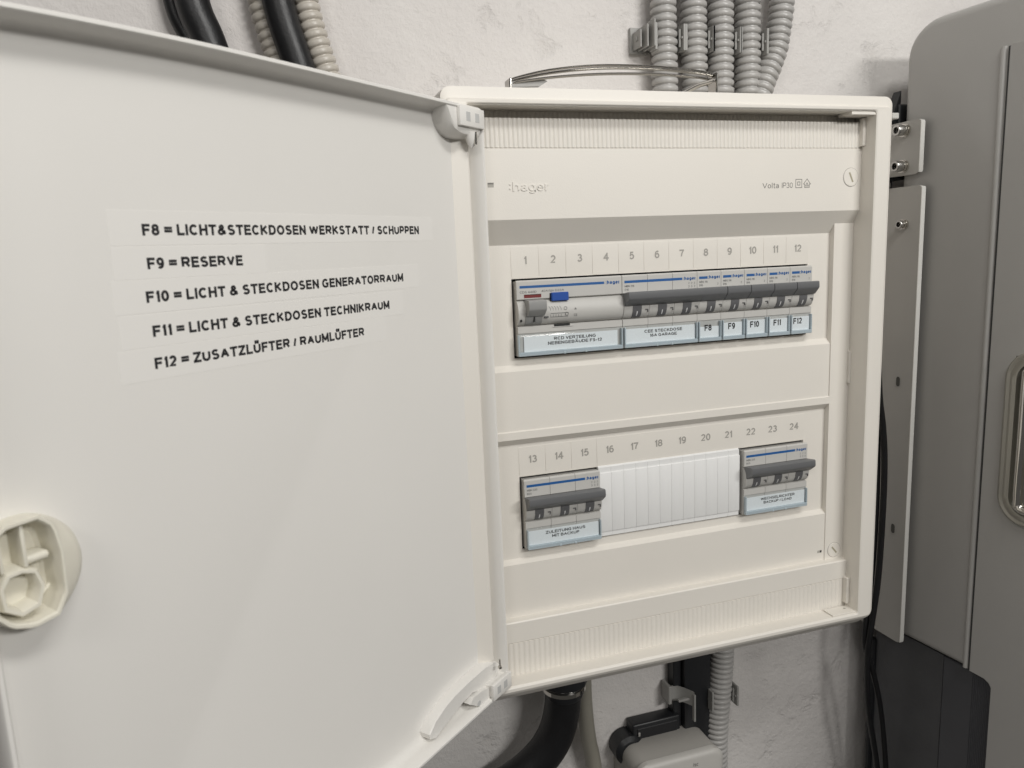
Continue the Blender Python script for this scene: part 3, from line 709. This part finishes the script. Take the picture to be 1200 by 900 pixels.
mcb(3, 9, 1, 'MBN 325', 'B25', [('WECHSELRICHTER', 28.4), ('BACKUP / LOAD', 23.5)], 'three-pole breaker with label BACKUP / LOAD, at the right of the lower row', GB, 1.9, xoff=1.7)
# blanking strip
bl = thing('blanking_strip', 'white ribbed plastic blanking strip filling the gap between the two lower breakers', 'cover strip', (52.5, 0, -S))
mb = MB(); mb.box((0.3, -0.6, -47.2), (104.6, 2.0, 0.4), BLANK, 0.2); new('back_plate', mb.mesh('back_plate'), bl)
def segf(q):
    q.box((0.0, -2.2, -43.6), (8.7, -0.3, -4.0), BLANK, 0.32, seg=2)
    q.box((0.0, -1.4, -46.9), (8.7, -0.3, -0.2), BLANK, 0.2, seg=1)
for k in range(12): new('segment', cmesh('segment', segf), bl, (0.3 + k * 8.7, 0, 0))

# ================================================================== corrugated conduits
def corrugated(name, pts, R_, pitch, m_, label, group, seg=20):
    P = resample(smooth_path(pts, 16), pitch / 8.0)
    jit = [1 + random.uniform(-0.02, 0.012) for _ in range(len(P) // 8 + 2)]
    prof = [0.96, 0.995, 1.0, 1.0, 0.99, 0.95, 0.82, 0.82]
    q = MB(); q.tube(P, [R_ * prof[i % 8] * jit[i // 8] for i in range(len(P))], m_, seg)
    return solo(name, q, label, 'conduit', tuple(P[0]), group, 50)
GC = 'corrugated conduits running down the wall into the cabinet'
CY = 82.5
xs_ = [((146.6, 230), (148.6, 129), (149.5, 60)), ((171, 230), (173, 131), (174, 60)), ((194, 230), (195, 132), (195.4, 60)), ((217, 230), (218, 132), (218.6, 60))]
lab = ['straight grey corrugated conduit above the cabinet, nearest the chrome handle', 'straight grey corrugated conduit, second from the left in the clipped row above the cabinet', 'straight grey corrugated conduit, third from the left in the clipped row above the cabinet', 'straight grey corrugated conduit above the cabinet, last in the clip row beside the bent one']
for p3, l in zip(xs_, lab): corrugated('corrugated_conduit', [(a, CY, z) for a, z in p3], 9.6, 5.3, COND, l, GC)
corrugated('corrugated_conduit', [(247, CY - 2, 235), (245.5, CY - 2, 191), (243, CY - 2, 171), (239.5, CY - 2, 155), (232, CY - 2, 138), (226, CY - 2, 122), (222, CY - 2, 100), (221, CY - 2, 70)], 9.4, 5.3, COND, 'bent grey corrugated conduit curving in beside the straight ones above the cabinet', GC)
corrugated('corrugated_conduit', [(-103, CY, 230), (-100.5, CY, 175), (-91.5, CY, 134), (-80, CY, 95), (-70, CY, 40)], 8.3, 5.3, CONDL, 'warm grey corrugated conduit behind the door edge, right of the black pipe', GC)
corrugated('corrugated_conduit', [(-131, CY + 4, 230), (-127, CY + 4, 173), (-120, CY + 4, 141), (-112, CY + 4, 95), (-108, CY + 3, 40)], 8.0, 5.3, CONDL, 'shaded corrugated conduit above the door, left of the near black pipe', GC)
corrugated('corrugated_conduit', [(200, CY, -240), (198.5, CY, -328), (193.5, CY, -391), (193, CY, -440)], 10.4, 4.6, COND, 'grey corrugated conduit below the cabinet, running down to the grey socket box', GC)
def clip(cx, cz, yv, ang, R_, label, group, wide=True, rot=0.0):
    q = MB()
    pts = []; 
    for k in range(13):
        a = math.radians(-35 + 250 * k / 12)       # open towards the room (-y)
        pts.append((math.cos(a), math.sin(a)))
    outer = [(R_ + 1.9) * Vector(p) for p in pts]; inner = [(R_ + 0.5) * Vector(p) for p in pts]
    prof = [(p.x, p.y) for p in outer] + [(p.x, p.y) for p in reversed(inner)]
    X = Matrix.Translation((cx, yv, cz)) @ Matrix.Rotation(rot, 4, 'Y')
    q.prism(prof, -6, 6, CLIP, 'z', X)
    for sx in (-1, 1):                              # flared lips either side
        q.box((sx * (R_ + 1.4) - 0.9, -R_ * 0.95, -9.0), (sx * (R_ + 1.4) + 0.9, -R_ * 0.05, 9.0), CLIP, 0.3, X)
        q.box((min(sx * (R_ - 0.4), sx * (R_ + 2.6)), -R_ * 0.85, -0.8), (max(sx * (R_ - 0.4), sx * (R_ + 2.6)), -R_ * 0.2, 0.8), CLIP, 0.2, X)
    q.box((-7, R_ + 0.6, -7), (7, WY - yv - 0.2, 7), CLIP, 0.5, X)
    return solo('conduit_clip', q, label, 'clip', (cx, WY, cz), group)
GK = 'grey clips holding the conduits on the wall'
for i, (cx, l) in enumerate(((148.3, 'around the conduit nearest the chrome handle'), (172.2, 'around the second conduit'), (194.6, 'around the third conduit'), (217.6, 'around the last straight conduit beside the bent one'))):
    clip(cx, 162, CY, 0, 9.8, 'grey pipe clip ' + l + ' above the cabinet', GK)
# spare wall clip left of them
q = MB()
for k in range(3): q.box((128.0 + k * 3.4, 80 - k * 4, 156 - k * 0.5), (129.2 + k * 3.4, 94 - k * 2, 168 + k * 2.6), CLIP, 0.3)
q.box((127, 84, 161), (138, 86.5, 164), CLIP, 0.3); q.box((126, 92, 154), (140, 94.9, 172), CLIP, 0.3)
solo('conduit_clip', q, 'short grey end clip sticking out to the left of the clipped conduits above the cabinet', 'clip', (132, WY, 162), GK)
clip(196.3, -362, CY, 0, 10.6, 'grey plastic pipe clip around the conduit below the cabinet', GK)
# ================================================================== black pipes, left above the door
def cable(name, pts, r, m_, label, cat, group=None, seg=20):
    P = smooth_path(pts, 10); q = MB(); q.tube(P, r, m_, seg); return solo(name, q, label, cat, tuple(P[0]), group)
cable('black_pipe', [(-171, 80, 230), (-166.5, 78, 172), (-159.5, 78, 148), (-148, 76, 105), (-130, 70, 40)], 10.0, BLACK, 'thick black pipe behind the door, farther from the cabinet', 'pipe', 'black pipes')
cable('black_pipe', [(-181, 89, 230), (-178, 88, 172), (-170, 88, 148), (-158, 84, 105), (-140, 80, 40)], 5.0, BLACK, 'thin black cable hugging the left side of the far black pipe', 'cable')
cable('black_pipe', [(-121, 76, 230), (-117.5, 76, 174), (-109, 76, 137.5), (-98, 75, 98), (-80, 70, 40)], 9.6, BLACK, 'thick black pipe above the door, beside the warm grey corrugated conduit', 'pipe', 'black pipes')
# ================================================================== chrome handle lying on the cabinet
hd = thing('chrome_handle', 'arched chrome handle lying on top of the cabinet in front of the grey conduits', 'handle', (80, 25, CZ1))
HO = (80, 25, CZ1)
for pts, r_, fl in (([(9.8, 24, 117.0), (16, 24, 119.8), (38.5, 23, 124.8), (69.8, 22, 128.0), (105.3, 22, 128.4), (135, 22, 127.0), (149.5, 22, 125.4)], 0.75, 1.4),
                    ([(9.8, 21, 115.8), (16, 20, 118.0), (38.5, 19, 122.3), (69.8, 18, 125.4), (105.3, 18, 126.0), (135, 19, 124.8), (149.5, 20, 123.6)], 0.95, 1.8),
                    ([(10, 18, 114.2), (16, 16, 115.8), (38.5, 14, 118.6), (69.8, 13, 120.9), (105.3, 13, 121.6), (135, 15, 120.9), (149.5, 18, 120.2)], 0.85, 1.6)):
    q = MB(); q.tube(smooth_path(pts, 8), r_, HCHROME, 12, flat=fl); part('handle_bar', q, hd, HO)
q = MB(); q.box((9.0, 16, 105.2), (10.6, 26, 118.0), HCHROME, 0.5); q.prism([(10, 112.6), (28, 113.4), (33, 116.4), (31, 117.2), (10, 115.6)], 16, 19, CLIP, 'y'); part('handle_foot', q, hd, HO)
q = MB(); q.tube(smooth_path([(150, 20, 122), (143, 14, 118.3), (130, 8, 114), (118, 5, 108.5)], 6), 1.5, CHROME, 12, flat=1.6); q.box((149.0, 16, 105.2), (150.8, 26, 125.0), HCHROME, 0.5); part('handle_foot', q, hd, HO)
# ================================================================== right: grey wall unit
a5 = math.radians(5.5); U0 = Vector((342.5, 60, 0)); ud = Vector((math.sin(a5), -math.cos(a5), 0)); un = Vector((-math.cos(a5), -math.sin(a5), 0))
# local frame: X = towards the room along the side face (s), Y = away from the face (into the unit) , Z up
UX = Matrix(((ud.x, -un.x, 0, U0.x), (ud.y, -un.y, 0, U0.y), (0, 0, 1, 0), (0, 0, 0, 1)))
unit = new('wall_unit', None, None, (0, 0, 0)); unit.matrix_world = Matrix.Translation(U0 * MM) @ UX.to_3x3().to_4x4()
tag(unit, 'large grey metal unit with a recessed chrome handle to the right of the cabinet', 'equipment cabinet')
def uprof(ins):      # outline of the side face (s, z) with a big rounded upper rear corner
    p = [(0 + ins, -317 + ins)]; r = 27
    for k in range(9):
        a = math.radians(180 - 90 * k / 8); p.append((r + (r - ins) * math.cos(a), 149 + (25 - ins) * math.sin(a)))
    p += [(82, 174 - ins), (330 - ins, 176 - ins), (330 - ins, -317 + ins)]; return p
q = MB(); q.loft([[(a, dy, c) for a, c in uprof(i_)] for dy, i_ in ((170, 0), (7, 0), (4.2, 0.6), (1.8, 2.2), (0.5, 4.4), (0, 7))], UNIT, True, True)
part('side_panel', q, unit)
# the raised front section with the handle opening
hz0, hz1, hs0, hs1 = -184, -69, 102, 184
q = MB()
YF = -1.3
q.box((83, YF, -650), (hs0 + 8, 60, 139), UNIT, 1.0, seg=2) if False else None
def slab(s0, s1, z0, z1): q.box((s0, YF, z0), (s1, -0.02, z1), UNIT)
part_front = q
q.prism([(83.5, 138), (85, 139.2), (330, 139.2), (330, hz1), (83.5, hz1)], YF, -0.03, UNIT, 'y')
q.prism([(83.5, hz1), (hs0, hz1), (hs0, hz0), (83.5, hz0)], YF, -0.03, UNIT, 'y')
q.prism([(hs1, hz1), (330, hz1), (330, hz0), (hs1, hz0)], YF, -0.03, UNIT, 'y')
q.prism([(83.5, hz0), (330, hz0), (330, -650), (101, -650), (101, -321), (99, -318), (95, -316.2), (83.5, -315.9)], YF, -0.03, UNIT, 'y')
part('front_section', q, unit)
q = MB(); q.prism([(101, -317.5), (330, -317.5), (330, -650), (101, -650)], 0.0, 170, UNIT, 'y'); part('lower_section', q, unit)
q = MB(); q.tube([(79.3, 0.6, -315.5), (79.0, 0.5, 0), (78.2, 0.5, 136), (78.4, 1.2, 139)], 2.3, UNIT, 14); part('seam_bead', q, unit)
q = MB(); q.box((82.0, -0.9, -316), (83.6, 0.1, 138.5), DARKG := mat('seam_shadow_gap', (0.05, 0.05, 0.05), 0.7)); part('seam_gap', q, unit)
def uring(i_, yv, r): return [(a, yv, c) for a, c in rrect(hs0 - 5 + i_, hs1 + 5 - i_, hz0 - 5 + i_, hz1 + 5 - i_, r, 8)]
HSH = mat('handle_shell_metal', (0.40, 0.385, 0.34), 0.35, 0.6)
q = MB(); q.loft([uring(0, -1.2, 20), uring(0.4, -4.0, 20), uring(2.0, -5.0, 18), uring(4.0, -4.4, 16), uring(6.0, -5.2, 14), uring(8.5, -4.6, 12), uring(9.5, -1.0, 11)], HSH); part('handle_shell', q, unit)
q = MB(); q.loft([uring(9.3, -1.2, 11), uring(11, -0.9, 10)], HSH, False, True); part('handle_bowl', q, unit)
q = MB(); s_ = hs0 + 10.5
q.tube(smooth_path([(hs0 + 40, -5, hz1 - 7.5), (hs0 + 17, -5, hz1 - 7.5), (s_ + 1.5, -5, hz1 - 9.5), (s_, -5, hz1 - 14), (s_, -5, (hz0 + hz1) / 2), (s_, -5, hz0 + 14), (s_ + 1.5, -5, hz0 + 9.5), (hs0 + 17, -5, hz0 + 7.5), (hs0 + 40, -5, hz0 + 7.5)], 8), 3.0, CHROME, 16)
part('grip', q, unit)
# dark side of the rack below it
lowb = new('charcoal_cabinet', None, None); lowb.matrix_world = unit.matrix_world.copy()
tag(lowb, 'charcoal cabinet side with a ribbed edge under the grey unit, at the lower right', 'cabinet')
q = MB(); q.box((-8, 5, -650), (57.2, 160, -318.2), BASE); part('rough_panel', q, lowb)
q = MB(); q.box((57.8, 4.3, -650), (83, 160, -318.2), BASE2, 0.5); part('smooth_panel', q, lowb)
q = MB()
for k in range(12): q.tube([(83.8 + k * 1.45, 4.6, -650), (83.8 + k * 1.45, 4.6, -318.2)], 0.8, BASE2, 8)
q.box((83.2, 4.8, -650), (100.9, 160, -318.2), BASE2); part('ribbed_edge', q, lowb)
q = MB(); q.tube([(-10, 4, -650), (-10, 4, -335)], 3.2, BLACKP, 10); part('edge_profile', q, lowb)
# black things behind the unit
q = MB(); q.box((343, 64, 60), (352, 94.5, 118), BLACKP, 1.0); q.prism([(334, 98), (346, 98), (346, 128)], 66, 74, BLACKP, 'y')
solo('mounting_rail', q, 'black mounting rail in the gap between the grey unit and the wall', 'rail', (345, WY, 90))
q = MB(); q.box((331.5, 58, 105.5), (337.5, 66, 110), EDGE, 0.6); solo('spacer_block', q, 'small white spacer block above the upper screw plate', 'block', (335, 62, 105))
# bracket plates
def bracket(label, y0, y1, z0, z1, screws, holes, r=4):
    base = (338, (y0 + y1) / 2, z0)
    t_ = thing('bracket_plate', label, 'bracket', base, 'grey bracket plates between the cabinet and the unit')
    q = MB(); out = rrect(y0, y1, z0, z1, r, 5)
    # y0 is the edge nearest the room
    q.prism([(a, c) for a, c in out], 336.8, 339.8, BRKT, 'x')
    part('plate', q, t_, base)
    q = MB(); q.prism([(y0 - 0.25, z0 + 2.5), (y0 + 0.4, z0 + 1.0), (y0 + 0.4, z1 - 1.0), (y0 - 0.25, z1 - 2.5)], 336.5, 340.2, EDGE, 'x'); part('lit_edge', q, t_, base)  # front edge paler than the plate, its lit look put into colour
    for yy_, zz_, ln in screws:
        q = MB()
        rs = 1.0 if ln > 4 else 0.8
        q.lathe([(4.7 * rs, 336.9), (4.9 * rs, 336.4), (4.9 * rs, 335.2), (4.2 * rs, 335.0), (4.2 * rs, 334.6), (4.8 * rs, 334.3), (4.8 * rs, 333.2), (3.2 * rs, 333.0)], CHROME, (0, yy_, zz_), 'x', 24)
        q.lathe([(3.8 * rs, 333.4), (4.1 * rs, 333.0), (4.1 * rs, 333.4 - ln), (3.8 * rs, 332.9 - ln), (2.5 * rs, 332.8 - ln), (2.3 * rs, 333.4 - ln), (2.2 * rs, 335.1 - ln), (0.01, 335.2 - ln)], STEEL, (0, yy_, zz_), 'x', 24)
        q.lathe([(2.1 * rs, 335.0 - ln), (0.01, 335.0 - ln)], DARK, (0, yy_, zz_), 'x', 6)
        part('hex_screw', q, t_, base)
    for yy_, zz_ in holes:
        q = MB()
        q.prism([(a, c) for a, c in rrect(yy_ - 2.0, yy_ + 2.0, zz_ - 4.0, zz_ + 4.0, 1.9, 4)], 336.55, 336.79, DARKH, 'x')
        q.loft([[(336.5, a, c) for a, c in rrect(yy_ - 2.6, yy_ + 2.6, zz_ - 4.8, zz_ + 4.8, 2.6, 4)], [(336.45, a, c) for a, c in rrect(yy_ - 2.0, yy_ + 2.0, zz_ - 4.0, zz_ + 4.0, 1.9, 4)]], BRKT)
        part('slot_hole', q, t_, base)
    return t_
DARKH = mat('hole_shade', (0.09, 0.088, 0.08), 0.7)
bracket('small grey bracket plate with two hex screws, near the cabinet upper right corner', 35.8, 82, 62.2, 102.2, [(50.0, 95.5, 6.0), (50.0, 69.0, 6.0)], [])
bracket('tall grey bracket plate with one screw and slotted holes, between cabinet and grey unit', 32.2, 82, -319.5, 53.6, [(47.0, 25.0, 2.6)], [(46.6, -99), (44.9, -222.5)])
q = MB(); q.box((334, 66, 53.8), (341, 80, 61.5), BLACKP, 0.3); q.box((333.6, 62, 54.2), (336, 67, 58), STEEL, 0.4)
solo('spacer_block', q, 'small black and steel spacer between the two bracket plates', 'block', (338, 70, 54))
# black cables beside the cabinet
cable('black_cable', [(315, 47, -60), (317, 45, -107), (322, 45, -135), (325, 45, -165), (325.5, 45, -207), (323.5, 45, -266), (317.5, 45, -315), (317, 46, -334), (321, 47, -383), (334, 48, -444), (346, 50, -520)], 2.5, BLACK, 'black cable hanging behind the right cabinet edge, bending farther left at the bottom', 'cable', 'black cables hanging beside the cabinet', 12)
cable('black_cable', [(312, 50, -60), (316, 50, -110), (322, 50, -150), (323.5, 50, -210), (321.5, 50, -266), (316, 49, -319), (322, 46, -345), (332, 45, -385), (341, 45, -445), (350, 47, -520)], 2.3, BLACK, 'thinner black cable strand beside the right cabinet edge, nearer the grey unit', 'cable', 'black cables hanging beside the cabinet', 12)
# ================================================================== below the cabinet
hs = thing('black_hose', 'thick black hose curving down to the left from under the cabinet', 'hose', (46, 60, -262))
q = MB(); P = smooth_path([(47, 60, -250), (47, 60, -300), (45, 61, -330), (38, 62, -352), (24, 64, -370), (2, 66, -384), (-40, 67, -398), (-95, 68, -412)], 10)
q.tube(P, 13.8, BLACK, 28); part('hose', q, hs, (46, 60, -262))
q = MB(); q.lathe([(16, -263), (17.5, -280), (18.0, -283), (18.0, -304), (16.0, -306), (15.2, -314), (14.2, -316)], BLACKP, (47, 60, 0), 'z', 14); part('gland_nut', q, hs, (46, 60, -262), )
q = MB(); q.lathe([(15.5, -306.2), (16.6, -307), (16.6, -310), (15.5, -310.8)], CHROME, (47, 60, 0), 'z', 28); part('hose_clamp', q, hs, (46, 60, -262))
cable('grey_cable', [(66, 68, -250), (67, 70, -300), (70, 76, -340), (74, 80, -372), (79, 82, -400), (83, 82, -460)], 6.3, CABLE, 'plain warm grey cable hanging under the cabinet beside the black hose', 'cable')
q = MB(); q.box((153.5, 84, -450), (161, 94.6, -250), BLACKP, 0.8); q.box((161.2, 79, -450), (186, 94.6, -250), BLACKP, 1.5, seg=2)
solo('black_channel', q, 'flat black cable channel running down the wall under the cabinet', 'cable channel', (168, WY, -450))
q = MB(); X = Matrix.Translation((150, 82, -352)) @ Matrix.Rotation(math.radians(0), 4, 'Y')
out = []
for k in range(9):
    t_ = k / 8; out.append((0 + 15 * t_, 2 - 14 * t_ + 5 * math.sin(t_ * math.pi)))
q2 = [(a, c) for a, c in out] + [(a - 0.3, c + 1.8) for a, c in reversed(out)]
q.prism([(a + 0, c) for a, c in q2], -8, 5, CLIP, 'z', X)
q.box((14.2, -13.2, -21), (15.8, -9.8, 3), CLIP, 0.3, X); q.box((-2.5, -1, -9), (0.5, 12, 7), CLIP, 0.5, X); q.box((3, -8, -4), (14, -5, -2), CLIP, 0.3, X)
solo('conduit_clip', q, 'open grey pipe clip over the black channel below the cabinet', 'clip', (150, WY, -352), GK)
# socket box
sb = thing('socket_box', 'grey surface-mounted socket box with rounded lid at the bottom edge, below the corrugated conduit', 'socket', (145, WY, -460)); SO = (145, WY, -460)
def bring(i_, yv, r): return [(a, yv, c) for a, c in rrect(102.5 + i_, 178.0 - i_, -500 + i_, -385.0 - i_, r, 6)]
q = MB(); q.loft([bring(0, 94.8, 10), bring(0, 54, 10), bring(0.4, 53.0, 10)], BOXM, False, True); part('box', q, sb, SO)
q = MB(); q.loft([bring(-0.6, 53.2, 10), bring(-0.6, 49, 10), bring(0.6, 47.2, 9.5), bring(3.0, 46.2, 8)], BOXL, False, True)
q.text('isc', (150, 46.1, -394.5), (1, 0, 0), (0, 0, 1), 3.2, INK, bold=-0.01); part('lid', q, sb, SO)
# black plug box behind it
bb = thing('black_plug_box', 'small black plug box tucked behind the top of the grey socket box', 'plug', (134, 70, -400)); BO = (134, 70, -400)
q = MB(); q.box((114, 81, -400), (158.5, 94.5, -372.0), BLACKP, 2, seg=3); part('housing', q, bb, BO)
q = MB(); q.box((118, 80.4, -386), (155, 81.6, -376), INK, 0.5); q.box((118.4, 79.8, -382.5), (120.6, 81, -379), STEEL, 0.3); part('latch', q, bb, BO)
q = MB(); q.lathe([(13, 94), (13, 80), (10, 77), (0.01, 77)], BLACKP, (111, 0, -393), 'y', 24); part('cable_entry', q, bb, BO)
cable('black_cable', [(385, 84, 150), (395, 82, 172), (412, 80, 189), (440, 78, 199), (480, 76, 205)], 2.2, BLACK, 'black cable showing over the top edge of the grey unit', 'cable', None, 10)
